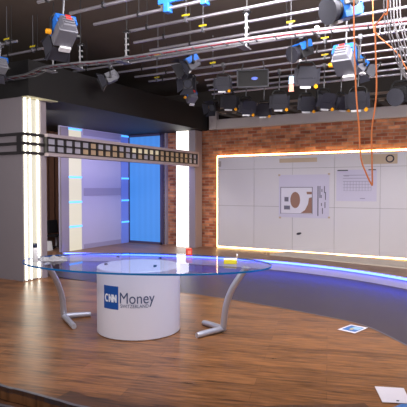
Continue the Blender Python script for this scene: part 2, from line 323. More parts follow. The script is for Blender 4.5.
# drape, chair, leaning board seen through the opening
b = MB(); n = 40; vs = []; fs = []
for i in range(n + 1):
    y = 8.2 + 2.2 * i / n; x = -10.05 + .035 * math.sin(i * 1.7)
    vs += [(x, y, .36), (x, y, 3.05)]
fs = [(2 * i, 2 * i + 2, 2 * i + 3, 2 * i + 1) for i in range(n)]
tag(b.add(vs, fs).build('drape', M['drape'], smooth=True), 'dark brown drape hanging in the opening behind the glowing corner column', 'curtain')
p = on_s(51, 258, -9.35)
tag(MB().slab([on_s(47.0, 241, -9.62), on_s(51.8, 241, -9.62), on_s(53.4, 256, -9.5), on_s(48.0, 256, -9.5)], (-.02, .0, 0), 1).build('leaning_board', M['white']), 'narrow white board leaning below the brown drape', 'board')
c0 = on_s(56.5, 254, -9.75); c0.z = 0
t = thing('office_chair', c0, 'small black chair half hidden below the brown drape', 'chair')
MB().box(c0 + Vector((-.16, -.18, .30)), c0 + Vector((.14, .18, .36))).build('seat', M['blackmetal'], t, bevel=.02)
MB().obox(c0 + Vector((-.17, .02, .56)), Xv, Yv, Zv, .02, .17, .17).build('backrest', M['blackmetal'], t, bevel=.015)
MB().tube([c0 + Vector((0, 0, .03)), c0 + Vector((0, 0, .30))], .025).build('column', M['chrome'], t)
for k in range(4): a = k * math.pi / 2 + .4; MB().tube([c0 + Vector((0, 0, .06)), c0 + Vector((.2 * math.cos(a), .2 * math.sin(a), .02))], .018).build('leg', M['blackmetal'], t)

# ================================================================== SCREEN WALL
ST = WT - .13                   # face of the white panels
SL = on_t(217.5, 200, ST).x; SRt = -.9
z0, z1 = on_t(217.5, 246, ST).z, on_t(217.5, 157.5, ST).z
t = thing('screen_wall', ((SL + SRt) / 2, ST, z0), 'wide white panelled screen wall edged in warm light before the brick', 'screen')
MB().box((SL, ST + .012, z0), (SRt, ST + .05, z1)).build('backing', M['seam'], t)
xs = [SL] + [on_t(x, 206, ST).x for x in (254, 294, 335, 380)]
wd = (xs[4] - xs[1]) / 3; xs = [SL] + [xs[1] + wd * k for k in range(7)]; xs = [x for x in xs if x < SRt - .2] + [SRt]
zs = [z0, on_t(254, 206, ST).z, on_t(254, 169, ST).z, z1]
for i in range(len(xs) - 1):
    for j in range(3): MB().box((xs[i] + .004, ST, zs[j] + .004), (xs[i + 1] - .004, ST + .012, zs[j + 1] - .004)).build('panel', M['panel'], t)
r = .018; g_ = .035
for a, b_ in (((SL - g_, z0 - .02), (SL - g_, z1 + g_)), ((SL - g_, z1 + g_), (SRt, z1 + g_)), ((SL - g_, max(.03, z0 - .03)), (SRt, max(.03, z0 - .03)))):
    MB().tube([(a[0], ST + .07, a[1]), (b_[0], ST + .07, b_[1])], r, 8).build('led_strip', M['halo'], t, smooth=True)
def bp(x, y, d=0.0): return on_t(x, y, ST - d)
def bquad(x0, y0, x1, y1, d, sl=-.035):   # rectangle on the screen: edges follow the wall
    p, q = bp(x0, y0, d), bp(x1, y1, d)
    return [Vector((p.x, ST - d, q.z)), Vector((q.x, ST - d, q.z)), Vector((q.x, ST - d, p.z)), Vector((p.x, ST - d, p.z))]
def sheet(name, x0, y0, x1, y1, d, m, parent=None): return MB().slab(bquad(x0, y0, x1, y1, d), (0, -1, 0), .002).build(name, m, parent)
# plan poster
P0 = bp(304, 219)
t = thing('plan_poster', P0, 'large pale sheet with a brown and white floor plan taped to the screen wall', 'poster')
sheet('sheet', 279, 175, 329, 218.5, .004, M['paper2'], t)
d = sheet('drawing', 280.5, 187, 312.5, 213.7, .008, M['paper'], t)
cc = bp(295, 200, .012)
def ell(cx, cy, rx, ry, dd, m, n=24, name='plan_shape', a0=0, a1=360, inner=None):
    c = bp(cx, cy, dd); k = (c - CAM).length / F; pts = []
    for i in range(n + 1 if a1 - a0 < 360 else n):
        a = R(a0 + (a1 - a0) * i / n); pts.append(c + Vector((rx * k * 1.14 * math.cos(a), 0, ry * k * math.sin(a))))
    if inner:
        for i in range(n, -1, -1):
            a = R(a0 + (a1 - a0) * i / n); pts.append(c + Vector((inner[0] * k * 1.14 * math.cos(a), 0, inner[1] * k * math.sin(a))))
        q = MB(); m_ = n + 1
        for i in range(n): q.add([pts[i], pts[i + 1], pts[2 * m_ - 2 - i], pts[2 * m_ - 1 - i]], [(0, 1, 2, 3)])
        return q.build(name, m, d)
    return MB().slab(pts, (0, -1, 0), .002).build(name, m, d)
ell(295.2, 200, 4.4, 8.0, .012, M['planbrown'])
MB().slab([bp(311.8, 197.2, .012), bp(311.8, 213.2, .012), bp(300.5, 213.2, .012), bp(305, 210, .012), bp(308, 204, .012), bp(309, 198, .012)], (0, -1, 0), .002).build('plan_shape', M['planbrown'], d)
MB().slab([bp(306.5, 191.8, .012), bp(311.8, 191.8, .012), bp(311.8, 194.3, .012), bp(307, 194.3, .012)], (0, -1, 0), .002).build('plan_shape', M['planbrown'], d)
for (x0, y0, x1, y1) in ((284.5, 197, 288.5, 201.5), (284, 205.5, 290, 209.5)): sheet('plan_symbol', x0, y0, x1, y1, .012, M['ink'], d)
for (x0, y0, x1, y1) in ((280.5, 187, 312.5, 187.6), (280.5, 213.2, 312.5, 213.8), (280.5, 187, 281, 213.7), (312, 187, 312.5, 213.7)): sheet('plan_outline', x0, y0, x1, y1, .011, M['ink'], d)
b = MB()
for (x, y, h) in ((317.5, 186, 30), (319.5, 186, 12), (321.5, 189, 3), (320.8, 195, 3), (324, 186, 7), (325, 192, 8), (324.5, 202, 6), (321, 203, 3), (322, 208, 6)):
    b.slab(bquad(x, y, x + .9, y + h, .008), (0, -1, 0), .002)
b.build('caption_lines', M['ink'], t)
for (x, y) in ((279.3, 175.2), (329, 174), (280, 217.5), (329, 217.5)): sheet('tape', x - 1, y - .9, x + 1, y + .9, .01, M['tape'], t)
# schedule sheet
t = thing('schedule_sheet', bp(356, 202), 'pale sheet printed with a faint grid chart on the screen wall', 'poster')
sheet('sheet', 336.5, 170, 376.5, 201.5, .004, M['paper2'], t)
b = MB()
for k in range(6): b.slab(bquad(343, 175 + 3.1 * k, 371, 175.35 + 3.1 * k, .007), (0, -1, 0), .002)
for k in range(10): b.slab(bquad(344 + 3 * k, 181, 344.3 + 3 * k, 191, .007), (0, -1, 0), .002)
b.slab(bquad(344, 175.3, 349, 176.4, .007), (0, -1, 0), .002); b.slab(bquad(360, 198, 365, 199, .007), (0, -1, 0), .002)
b.build('grid_lines', mat('ink_faint', srgb(164, 158, 182), .6), t)
for (x0, x1, y) in ((337.5, 348, 170), (368.5, 376, 169.3)): sheet('clip', x0, y, x1, y + .9, .009, M['inkdark'], t)
o = sheet('cardboard_strip', 279.5, 158.6, 317, 161.8, .004, M['tape']); tag(o, 'narrow tan tape strip along the top of the screen above the plan', 'tape')
t = thing('cardboard_sign', bp(380, 164), 'tan cardboard rectangle with a dark ring near top of the screen', 'sign')
sheet('board', 361.5, 154.6, 397.5, 163.5, .004, M['tape'], t)
c = bp(390, 158.6, .012); k = (c - CAM).length / F
MB().tube([c + Vector((3.3 * k * math.cos(2 * math.pi * i / 24), 0, 3.1 * k * math.sin(2 * math.pi * i / 24))) for i in range(24)], .7 * k, 6, closed=True).build('ring', M['inkdark'], t)
c = bp(219.8, 164, .005)
tag(MB().slab([Vector((c.x + dx, c.y, c.z + dz)) for dx, dz in ((-.04, -.07), (.04, -.07), (.04, .07), (-.04, .07))], (0, -1, 0), .004).build('wall_notice', M['gallery']), 'tiny grey notice at the top corner of the screen', 'notice')
c = bp(299, 233.6, .004)
tag(MB().slab([c + Vector((.06 * math.cos(a), 0, .028 * math.sin(a) + .2 * .06 * math.cos(a))) for a in [i * math.pi / 8 for i in range(16)]], (0, -1, 0), .015).build('cable_outlet', M['inkdark']), 'small dark oval outlet low on the white screen', 'outlet')
# flat pale board lying on platform
q = [on_z(270, 255.3), on_z(291, 251.6), on_z(407, 263), on_z(407, 269)]
ex = (q[2] - q[1]) * .3; tag(MB().prism([q[0], q[1], q[2] + ex, q[3] + ex], .002, .03).build('floor_board', mat('pale_board', srgb(206, 194, 182), .55)), 'long pale flat board lying on the platform below the screen wall', 'board')

# ================================================================== GALLERY ABOVE BRICK
t = thing('gallery_walkway', (-3, WT + .3, 3.33), 'slatted tan walkway ledge running above the brick wall', 'walkway')
MB().box((-6.3, WT - .1, 3.5), (6, WT + .9, 3.53)).build('deck', M['gallerytan'], t)
MB().box((-6.3, WT - .12, 3.60), (6, WT - .08, 3.66)).build('rail', M['slat'], t)
q = None
for i in range(40):
    x = -6.1 + i * .3
    if q is None: q = MB().box((x, WT - .05, 3.46), (x + .13, WT + .85, 3.5)).build('slat', M['slat'], t); x00 = x
    else: dup(q, (x - x00, 0, 0), t)
MB().box((-6.42, WT - .14, 3.08), (-6.2, WT - .02, 3.55)).build('end_bracket', M['gallery'], t)

# ================================================================== CEILING GRID
PZ = 3.75
def pipe_t(k): return 4.66 + .468 * (k - 1)
def s_at(x, y, tt): return on_t(x, y, tt).x
pipes = []   # (k, left s, right s, hanger s list)
def pipe(k, sl, sr, hang, label, tags=()):
    tt = pipe_t(k)
    t = thing('ceiling_pipe', ((sl + sr) / 2, tt, PZ), label, 'pipe', 'steel pipes of the ceiling grid')
    o = MB().tube([(sl, tt, PZ), (sr, tt, PZ)], .020, 12).build('tube', M['steel'], t, smooth=True)
    for s in hang:
        h = MB(); h.box((s - .012, tt - .028, PZ - .028), (s + .012, tt + .028, PZ + .04)); h.tube([(s, tt, PZ + .04), (s, tt, 4.3)], .004, 6)
        h.build('hanger', M['blackmetal'], t)
    for s in tags:
        h = MB(); h.box((s - .016, tt - .03, PZ - .03), (s + .016, tt + .03, PZ + .035)); h.box((s - .03, tt - .008, PZ + .03), (s + .03, tt + .008, PZ + .05)); h.tube([(s, tt, PZ + .05), (s, tt, 4.3)], .005, 6); hb = h.build('clamp', M['strut'], t)
        MB().box((s - .06, tt - .014, PZ + .048), (s + .06, tt - .008, PZ + .072)).build('yellow_tag', M['yellow'], hb)
    return t
ends = {1: (70, 15), 2: (94, 26), 3: (127, 34), 4: (134, 44), 5: (150, 51), 6: (73, 62), 7: (119, 73), 8: (135, 78), 9: (149, 82.5), 10: (205, 80), 11: (207, 85), 12: (209, 90), 13: (212, 95)}
tagpos = {2: [(163, 10)], 3: [(186, 22)], 4: [(203, 31.5)], 5: [(291, 28)], 6: [(158, 57)], 8: [(213, 68)], 7: [(325, 45)], 9: [(325, 60), (157, 81)]}
order = 'first second third fourth fifth sixth seventh eighth ninth tenth eleventh twelfth thirteenth'.split()
for k in range(1, 14):
    sl = s_at(*ends[k], pipe_t(k)); sr = 1.2
    pipe(k, sl, sr, [sl + .35 + (k % 3) * .2, (sl + sr) / 2 + .1 * (k % 4), sr - .4], 'silver grid pipe, %s of the long pipes counted from the camera' % order[k - 1], [s_at(*q, pipe_t(k)) for q in tagpos.get(k, [])])
for k, a, b_, lab, tg in ((0, (38, 6), (70, -3), 'short silver pipe end above the lone blue lamp at upper left', ()), (2, (-12, 49), (17, 41), 'short silver pipe stub with yellow tag at the left edge', [(7, 44)]),
                      (3, (3, 59), (43, 51), 'upper of two silver pipe stubs left of the lone blue lamp', [(33, 53)]), (4, (6, 66.5), (65, 56.5), 'lower of two silver pipe stubs, just above the cable tray bend', [(54, 58.5)])):
    tt = pipe_t(k); pipe(k, s_at(*a, tt), s_at(*b_, tt), [s_at(*a, tt) + .15, s_at(*b_, tt) - .12], lab, [s_at(*q, tt) for q in tg])

# cable tray
TZ = 3.3
ctr = [on_z(-30, 83, TZ), on_z(0, 80, TZ), on_z(28, 75.5, TZ), on_z(46, 68.5, TZ), on_z(75, 64.5, TZ), on_z(100, 62.5, TZ), on_z(140, 57, TZ), on_z(210, 46, TZ), on_z(280, 36, TZ), on_z(345, 28.5, TZ), on_z(407, 21.5, TZ), on_z(450, 16.5, TZ)]
ctr = crom(ctr, 14)
def off2(pl, d):
    out = []
    for i, p in enumerate(pl):
        tg = (pl[min(i + 1, len(pl) - 1)] - pl[max(i - 1, 0)]); tg.z = 0; tg.normalize(); out.append(p + Vector((-tg.y, tg.x, 0)) * d)
    return out
t = thing('cable_tray', ctr[len(ctr) // 2], 'steel ladder cable tray with a bend, hung across the ceiling below the pipes', 'cable tray')
for dd in (-.075, .075):
    ln = off2(ctr, dd); q = MB()
    for a, b_ in zip(ln[:-1], ln[1:]):
        d_ = (b_ - a); q.obox((a + b_) / 2, d_.normalized(), Vector((-d_.y, d_.x, 0)).normalized(), Zv, d_.length / 2 + .002, .006, .012)
    q.build('side_rail', M['strut'], t)
L0, L1 = off2(ctr, -.075), off2(ctr, .075); acc = 0; last = -1
for i in range(1, len(ctr)):
    acc += (ctr[i] - ctr[i - 1]).length
    if acc - last > .19:
        last = acc; MB().tube([L0[i] + Vector((0, 0, -.005)), L1[i] + Vector((0, 0, -.005))], .008, 6).build('rung', M['strut'], t)
for dd, zz, lab in ((-.03, .012, 'red cable lying along the front half of the cable tray'), (.03, .014, 'red cable lying along the rear half of the cable tray')):
    tag(MB().tube([p + Vector((0, 0, zz)) for p in off2(ctr, dd)], .009, 6).build('tray_cable', M['redcable'], smooth=True), lab, 'cable', 'red cables in the tray')
for (x, yb, yt, lab) in ((243, 45, 11, 'perforated steel strut holding the cable tray near mid ceiling'), (122, 60, 31, 'perforated steel strut holding the tray right of the lone blue lamp'), (75.5, 66, 44, 'perforated steel strut just behind the lone blue lamp'), (48.5, 69, 50, 'short steel strut at the bend of the cable tray')):
    p = on_z(x, yb, TZ); k = (p - CAM).dot(ray(x, yb)) / ray(x, yb).length_squared; h = (yb - yt) * k / F
    if h < .2: h = .3
    t = thing('tray_strut', p, lab, 'strut', 'struts of the cable tray')
    b = MB(); w = .028
    b.box(p + Vector((-w, .09, -.02)), p + Vector((-w + .016, .12, h))); b.box(p + Vector((w - .016, .09, -.02)), p + Vector((w, .12, h)))
    zz = 0
    while zz < h: b.box(p + Vector((-w, .09, zz)), p + Vector((w, .12, zz + .066))); zz += .08
    b.build('channel', M['channel'], t)
    MB().box(p + Vector((-.05, -.1, -.035)), p + Vector((.05, .13, -.02))).build('foot_bar', M['strut'], t)
    q = MB(); q.box(p + Vector((-.05, .08, h)), p + Vector((.05, .13, h + .025))); q.tube([p + Vector((0, .105, h + .025)), Vector((p.x, p.y + .105, 4.3))], .008, 6); q.build('hanger_rod', M['blackmetal'], t)

# ------------------------------------------------------------------ studio lamps
def lamp(label, x, y, k, aim, size=1.0, body='lampgrey', shell='blue', doors=True, red=False, knob=True, open_=35, flat=False, tagw=True, disc=False):
    tt = pipe_t(k); c = on_t(x, y, tt - .02); s = size
    a = Vector((aim[0] * .8660254 - aim[1] * .5, aim[0] * .5 + aim[1] * .8660254, aim[2])).normalized()
    r = a.cross(Zv).normalized(); u = r.cross(a).normalized()
    top = Vector((c.x, tt, PZ)); t = thing('studio_lamp', top, label, 'studio lamp', 'studio lamps hung from the grid')
    # housing: bevelled box body plus rear cap
    h = MB(); h.obox(c - a * .03 * s, r, u, a, .105 * s, .105 * s, .115 * s); h.obox(c - a * .165 * s, r, u, -a, .09 * s, .09 * s, .03 * s, .75)
    for q in (-1, 0, 1): h.obox(c - a * .2 * s + u * .035 * q * s, r, u, a, .06 * s, .008 * s, .012 * s)
    hb = h.build('housing', M[body], t, bevel=.012 * s)
    sh = MB(); sh.obox(c - a * .03 * s + u * .108 * s, r, u, a, .112 * s, .012 * s, .125 * s); sh.obox(c - a * .155 * s + u * .085 * s, r, u, a, .112 * s, .03 * s, .012 * s)
    for q in (-1, 1): sh.obox(c - a * .04 * s + r * .108 * s * q + u * .06 * s, r, u, a, .01 * s, .05 * s, .115 * s)
    sh.build('shell', M[shell], t, bevel=.006 * s)
    MB().tube([c + a * .085 * s, c + a * .115 * s], .098 * s, 24).build('front_ring', M['blackmetal'], t, smooth=True)
    MB().tube([c + a * .1 * s, c + a * .119 * s], [.085 * s, .08 * s], 24).build('lens', M['lens'], t, smooth=True)
    if flat:
        pl = c + a * .135 * s
        MB().slab([pl - r * .125 * s + u * .155 * s, pl + r * .125 * s + u * .155 * s, pl + r * .16 * s - u * .02 * s, pl - r * .16 * s - u * .02 * s], a * .006, 1).build('barn_door', M['flap'], t)
        MB().slab([pl - r * .16 * s - u * .028 * s, pl + r * .16 * s - u * .028 * s, pl + r * .12 * s - u * .15 * s, pl - r * .12 * s - u * .15 * s], a * .006, 1).build('barn_door', M['flap'], t)
        for q in (-1, 1): MB().slab([pl - a * .006 + r * q * .1 * s - u * .1 * s, pl - a * .006 + r * q * .1 * s + u * .1 * s, pl - a * .03 + r * q * .2 * s + u * .13 * s, pl - a * .03 + r * q * .2 * s - u * .13 * s], a * .005, 1).build('barn_door', M['flap'], t)
        MB().obox(pl - u * .165 * s + r * .02 * s, r, u, a, .08 * s, .017 * s, .02 * s).build('name_plate', M['white'], t)
        MB().tube([pl - u * .15 * s - r * .14 * s - a * .02, pl - u * .15 * s - r * .14 * s + a * .03], .03 * s, 12).build('knob', M['orange'], t, smooth=True); knob = False; doors = False
    if disc:
        MB().tube([c + a * .12 * s, c + a * .2 * s], [.1 * s, .125 * s], 28).build('snoot', M['flap'], t, smooth=True); doors = False
    if doors:
        ca, sa = math.cos(R(open_)), math.sin(R(open_))
        for (e, f_, w) in ((r, u, .1), (-r, u, .1), (u, r, .1), (-u, r, .1)):
            h0 = c + a * .118 * s + e * .1 * s; tip = h0 + (a * ca + e * sa) * .17 * s; nn = (a * sa - e * ca) * .004
            MB().slab([h0 - f_ * .095 * s, h0 + f_ * .095 * s, tip + f_ * .15 * s, tip - f_ * .15 * s], nn, 1).build('barn_door', M['flap'], t)
    # yoke
    zt = max(c.z + .17 * s, min(PZ - .12, c.z + .2 * s)); yk = []
    for q in (-1, 1): yk.append(c + r * .135 * s * q)
    mid = Vector((c.x, c.y, zt))
    pts = [yk[0], yk[0] + Vector((0, 0, (zt - c.z) * .75)), mid - r * .09 * s, mid + r * .09 * s, yk[1] + Vector((0, 0, (zt - c.z) * .75)), yk[1]]
    MB().tube(pts, .015 * s, 8).build('yoke', M['blackmetal'], t, smooth=True)
    sp = MB(); sp.tube([mid, Vector((c.x, tt, PZ - .03))], .013, 8); sp.build('spigot', M['strut'], t)
    cl = MB(); cl.box((c.x - .03, tt - .036, PZ - .05), (c.x + .03, tt + .036, PZ + .032)); cl.build('clamp', M['strut'], t, bevel=.006)
    if knob:
        q = 1 if r.dot(Vector((.866, .5, 0))) > 0 else -1
        for sgn, m in ((-q, 'orange'), (q, 'blackmetal')): MB().tube([c + r * .135 * s * sgn, c + r * .185 * s * sgn], [.03 * s, .026 * s], 12).build('knob', M[m], t, smooth=True)
        if tagw: MB().obox(c + a * .1 * s - u * .12 * s + r * .03, r, u, a, .06 * s, .014 * s, .03 * s).build('name_plate', M['white'], t)
    if red: MB().obox(c - a * .205 * s + u * .03 * s, r, u, a, .03 * s, .035 * s, .006).build('red_tag', M['red'], t)
    return t
AW = (-.35, .75, -.6)
lamp('big blue and grey lamp with red tag hanging alone above the corner column', 63, 34, 0, (-.55, .75, -.55), 1.05, red=True, open_=8)
lamp('small grey lamp hanging low and alone right of the corner column', 110, 78, 6, (-.9, -.2, -.45), .8, shell='lampgrey', tagw=False)
lamp('dark lamp with blue rear, topmost of the short stack above the blue panel', 190, 64, 7, (-.75, -.35, -.5), .95)
lamp('lamp with dark flaps, middle of the short stack above the blue panel', 189, 83, 8, (-.2, -1, -.35), .9, shell='blackmetal')
lamp('small grey lamp with red tag, bottom of the stack above the blue panel', 191, 98, 9, (-.4, .7, -.5), .8, doors=False, red=True)
lamp('pale flapped lamp just below the left end of the flat black softlight', 223, 83, 8, (-.1, -1, -.4), 0.8, body='blackmetal', shell='lampgrey', flat=True)
lamp('flapped lamp hanging directly under the pale flapped lamp by the softlight', 229, 101, 10, (.05, -1, -.4), 0.89, body='blackmetal', shell='blackmetal', flat=True)
lamp('small dark lamp tucked at the left end of the low row above the bricks', 214, 107, 11, (-.5, -.8, -.3), .8, body='blackmetal', shell='blackmetal', tagw=False)
lamp('dark lamp turned aside, second from left in the low row under the softlight', 246, 106, 10, (.3, -1, -.5), 0.89, body='blackmetal', shell='blackmetal', flat=True)
lamp('lowest dark lamp over the left part of the screen top', 264, 109, 11, (-.3, -1, -.4), 0.84, body='blackmetal', shell='blackmetal', flat=True)
lamp('square flapped lamp right of the lowest dark lamp, below a thick pipe', 279, 101, 10, (-.05, -1, -.35), 0.93, body='blackmetal', shell='blackmetal', flat=True)
lamp('square flapped lamp in the low row directly below the larger flapped lamp beside the tags', 306, 103, 11, (.05, -1, -.35), 0.93, body='blackmetal', shell='blackmetal', flat=True)
lamp('barrel shaped dark lamp with blue rear, above the pink and blue tags', 301, 51, 6, (-.75, -.45, -.4), .95, body='blackmetal', disc=True)
lamp('larger black flapped lamp just right of the pink and blue tags', 306, 75, 7, (-.05, -1, -.4), 0.97, body='blackmetal', shell='blackmetal', flat=True)
lamp('dark lamp right of the low flapped lamps, above the schedule sheet', 324, 99, 10, (.3, -.9, -.5), 0.93, body='blackmetal', shell='blackmetal', flat=True)
lamp('big lamp with round black front and blue body near the top', 343, 8, 2, (-.85, -.42, -.3), 1.05, body='blue', shell='lampgrey', disc=True)
lamp('big blue and grey lamp with red tag beside the orange cables', 346, 63, 5, (.5, .75, -.55), 1.2, red=True, doors=False)
lamp('black lamp low between the two hanging strands of orange cable', 358, 99, 10, (-.4, -.9, -.4), 1.03, body='blackmetal', shell='blackmetal', flat=True)
lamp('dark lamp low left of the orange cables above the tan sign', 341, 102, 11, (.4, -.9, -.4), 0.84, body='blackmetal', shell='blackmetal', flat=True)
lamp('small blue capped lamp peeking right of the near orange strand', 360, 66, 7, (.8, .3, -.5), .75, shell='blue')
lamp('round black lamp at the right edge below the grey cables', 401, 95, 9, (-.7, -.7, -.3), 1.1, body='blackmetal', shell='blackmetal', knob=False, disc=True)
lamp('cropped blue lamp at the left edge beside the short pipe stubs', 0, 67, 2, (-.6, .7, -.4), .8, tagw=False)
# softlight
c = on_t(253, 79, pipe_t(8)); a = Vector((.35, -.93, -.1)).normalized(); r = a.cross(Zv).normalized(); u = r.cross(a).normalized()
t = thing('softlight', c, 'flat black oblong softlight with a small blue oval badge', 'softlight')
MB().obox(c, r, u, a, .27, .15, .07).build('housing', M['blackmetal'], t, bevel=.015)
f = MB()
for q in (-1, 1): f.obox(c + a * .08 + u * .14 * q, r, u, a, .27, .01, .03); f.obox(c + a * .08 + r * .26 * q, r, u, a, .01, .15, .03)
f.build('front_frame', M['flap'], t)
k = on_t(249, 79, pipe_t(8)) - c; kk = c + a * .115 + r * k.dot(r) + u * 0.01
MB().obox(c + a * .074, r, u, a, .25, .13, .004).build('louvre', M['black'], t)
MB().slab([c + a * .082 + r * (-.03 + .055 * math.cos(q)) + u * (.0 + .026 * math.sin(q)) for q in [i * math.pi / 10 for i in range(20)]], a * .004, 1).build('badge', mat('badge_blue', srgb(60, 90, 200), .4, emit=srgb(60, 90, 220), estr=.3), t)
for q in (-1, 1): MB().tube([c + r * .2 * q + u * .14, Vector((c.x + r.x * .2 * q, pipe_t(8), PZ - .03))], .012, 8).build('bracket', M['strut'], t)
# blue bracket frame at the top
tt = pipe_t(2); sa, sb = s_at(168, 10, tt), s_at(205, 4, tt)
t = thing('hanging_bracket', ((sa + sb) / 2, tt, PZ), 'blue metal hanger frame clamped on a pipe at the top', 'bracket')
for s in (sa, sb):
    MB().box((s - .04, tt - .05, PZ - .055), (s + .04, tt + .05, PZ + .06)).build('clamp', M['blue'], t, bevel=.01)
    MB().box((s - .03, tt - .03, PZ + .06), (s + .02, tt + .0, PZ + .5)).build('upright', M['blue'], t, bevel=.005)
b = MB(); b.box((sa - .12, tt - .05, PZ + .05), (sb + .06, tt - .01, PZ + .11)); b.box((sa - .1, tt - .05, PZ + .24), (sb + .05, tt - .01, PZ + .34)); b.build('crossbar', M['blue'], t, bevel=.006)
b = MB()
for i in range(5): b.box((sa - .02 + i * .05, tt - .035, PZ + .1), (sa + .0 + i * .05, tt - .015, PZ + .25))
b.build('louvre', M['blue'], t)
# little tags and white sensor
def small(name, x, y, tz, h, m, label, cat):
    c = on_t(x, y, tz); return tag(MB().lathe(c, [(.02, 0), (.028, .01), (.028, h - .01), (.015, h)], 14).build(name, m, smooth=True), label, cat)
p = on_z(317, 34, TZ)
t = thing('sensor', p, 'small white cylinder sensor standing on the cable tray', 'sensor')
MB().lathe(p + Vector((0, 0, .0)), [(.02, 0), (.028, .01), (.028, .08), (.015, .09)], 14).build('body', M['white'], t, smooth=True)
MB().box(p + Vector((-.012, -.09, -.02)), p + Vector((.012, .09, .0))).build('mount', M['strut'], t)
for (x, y, m, nm, lab) in ((291.5, 80, 'bluepale', 'cloth_tag', 'pale blue tag hanging left of the larger black flapped lamp'), (291.5, 88, 'redpale', 'cloth_tag', 'pink tag hanging left of the larger black flapped lamp')):
    c = on_t(x, y, pipe_t(5)); tp = Vector((c.x, pipe_t(5), PZ - .02)) if y < 84 else c + Vector((0, 0, .13))
    t = thing(nm, c, lab, 'tag'); MB().slab([c + Vector(q) for q in ((-.035, 0, -.05), (.035, 0, -.05), (.03, 0, .05), (-.03, 0, .05))], (0, -.012, 0), 1).build('cloth', M[m], t)
    MB().tube([c + Vector((0, 0, .05)), tp], .004, 5).build('string', M['darkcable'], t)
# orange cable loop
ot = 4.75
def oc(x, y): return on_t(x, y, ot)
pts = [Vector((oc(354, 0).x, ot, 4.3)), oc(354, -12), oc(354, 30), oc(356, 90), oc(359, 128), oc(361, 158), oc(366, 173), oc(371.2, 184), oc(372.3, 183), oc(372, 165), oc(371.8, 130), oc(375, 108), oc(376.6, 85), oc(375.6, 50), oc(375.3, 27), oc(378, 22), oc(384, 14), oc(388, 2), Vector((oc(388, 0).x, ot, 4.3))]
tag(MB().tube(crom(pts, 8), .0075, 8).build('orange_cable', M['cable'], smooth=True), 'orange cable hanging in a long loop in front of the screen wall', 'cable')
pts = [on_t(377, 34, 5.3), on_t(385, 42, 5.3), on_t(394, 50, 5.3), on_t(400, 57, 5.3), on_t(410, 72, 5.3), on_t(420, 60, 5.3), Vector((on_t(425, 20, 5.3).x, 5.3, 4.3))]
pts = [Vector((on_t(372, 10, 5.3).x, 5.3, 4.3)), on_t(373, 20, 5.3)] + pts
tag(MB().tube(crom(pts, 6), .006, 8).build('slack_cable', M['cable'], smooth=True), 'slack orange cable sagging to the right under the grid', 'cable')
ordn = ['nearest the orange loop', 'second from the orange loop', 'third from the orange loop', 'fourth from the orange loop', 'fifth from the orange loop', 'nearest the right edge']
for i in range(6):
    x0 = 383 + i * 3.2; tq = 5.0 + .12 * i
    pts = [Vector((on_t(x0, 0, tq).x, tq, 4.3)), on_t(x0 + 1, 8, tq), on_t(x0 + 5 + random.uniform(-2, 2), 28, tq), on_t(x0 + 10, 48, tq), on_t(x0 + 15, 64 + 4 * (i % 3), tq), on_t(x0 + 24, 78 + 3 * (i % 2), tq), on_t(x0 + 34, 60, tq), Vector((on_t(x0 + 40, 20, tq).x, tq, 4.3))]
    tag(MB().tube(crom(pts, 6), .006, 6).build('hanging_cable', M['greycable'], smooth=True), 'grey cable drooping from the grid at right, ' + ordn[i], 'cable', 'grey cables drooping at the right')
# wire mesh tray by the cables
t = thing('wire_basket', on_t(392, 26, 5.95), 'wire mesh cable basket behind the grey drooping cables', 'basket')
b = MB(); p0, p1 = on_t(380, 33, 5.95), on_t(425, 26, 5.95); hz = .13
for k in range(3): b.tube([p0 + Vector((0, 0, hz * k / 2)), Vector((p1.x, p0.y, p0.z + hz * k / 2))], .004, 5)
n = 9
for k in range(n + 1): q = p0.lerp(Vector((p1.x, p0.y, p0.z)), k / n); b.tube([q + Vector((0, .16, 0)), q, q + Vector((0, 0, hz))], .004, 5)
b.build('mesh', M['strut'], t)
b = MB()
for s in (p0.x + .15, p1.x - .1): b.tube([(s, p0.y, p0.z), (s, p0.y, 4.3)], .006, 6)
b.build('hanger_rod', M['blackmetal'], t)

# ================================================================== DESK
GZ = .75; GC = cd(-.655, 5.47); ga = R(30 - 11)    # long axis direction in the room frame
gx = Vector((math.cos(ga), math.sin(ga), 0)); gy = Vector((-math.sin(ga), math.cos(ga), 0)); GA, GB = 1.395, .74
desk = thing('news_desk', GC, 'oval glass topped presenter desk on a white drum with bowed metal legs', 'desk')
N_ = 128
def el(a, k=1.0): return GC + gx * GA * k * math.cos(a) + gy * GB * k * math.sin(a)
ring = [el(2 * math.pi * i / N_, .9985) for i in range(N_)]
gt = MB().prism(ring, GZ - .019, GZ).build('glass_top', M['glass'], desk)
b = MB(); outr = [el(2 * math.pi * i / N_, 1.0) for i in range(N_)]
for i in range(N_):
    j = (i + 1) % N_; p, q = outr[i], outr[j]; p2, q2 = ring[i], ring[j]
    b.add([(*p.xy, GZ - .018), (*q.xy, GZ - .018), (*q.xy, GZ - .001), (*p.xy, GZ - .001), (*p2.xy, GZ), (*q2.xy, GZ), (*p2.xy, GZ - .019), (*q2.xy, GZ - .019)], [(0, 1, 2, 3), (3, 2, 5, 4), (0, 1, 7, 6)])
b.build('glass_edge', M['glassrim'], gt)
DR = .455; DC = cd(-.715, 5.5)
drum = MB().lathe(DC, [(DR - .01, 0), (DR, .008), (DR, GZ - .05), (DR - .01, GZ - .04), (.0 + .01, GZ - .04)], 96).build('drum', M['drum'], desk, smooth=True)
for (x, y) in ((106, 264), (155, 266), (118, 256.5), (160, 258)):
    p = on_z(x, y, GZ - .03); MB().tube([(p.x, p.y, GZ - .04), (p.x, p.y, GZ - .0185)], .018, 14).build('standoff', M['blackmetal'], desk, smooth=True)
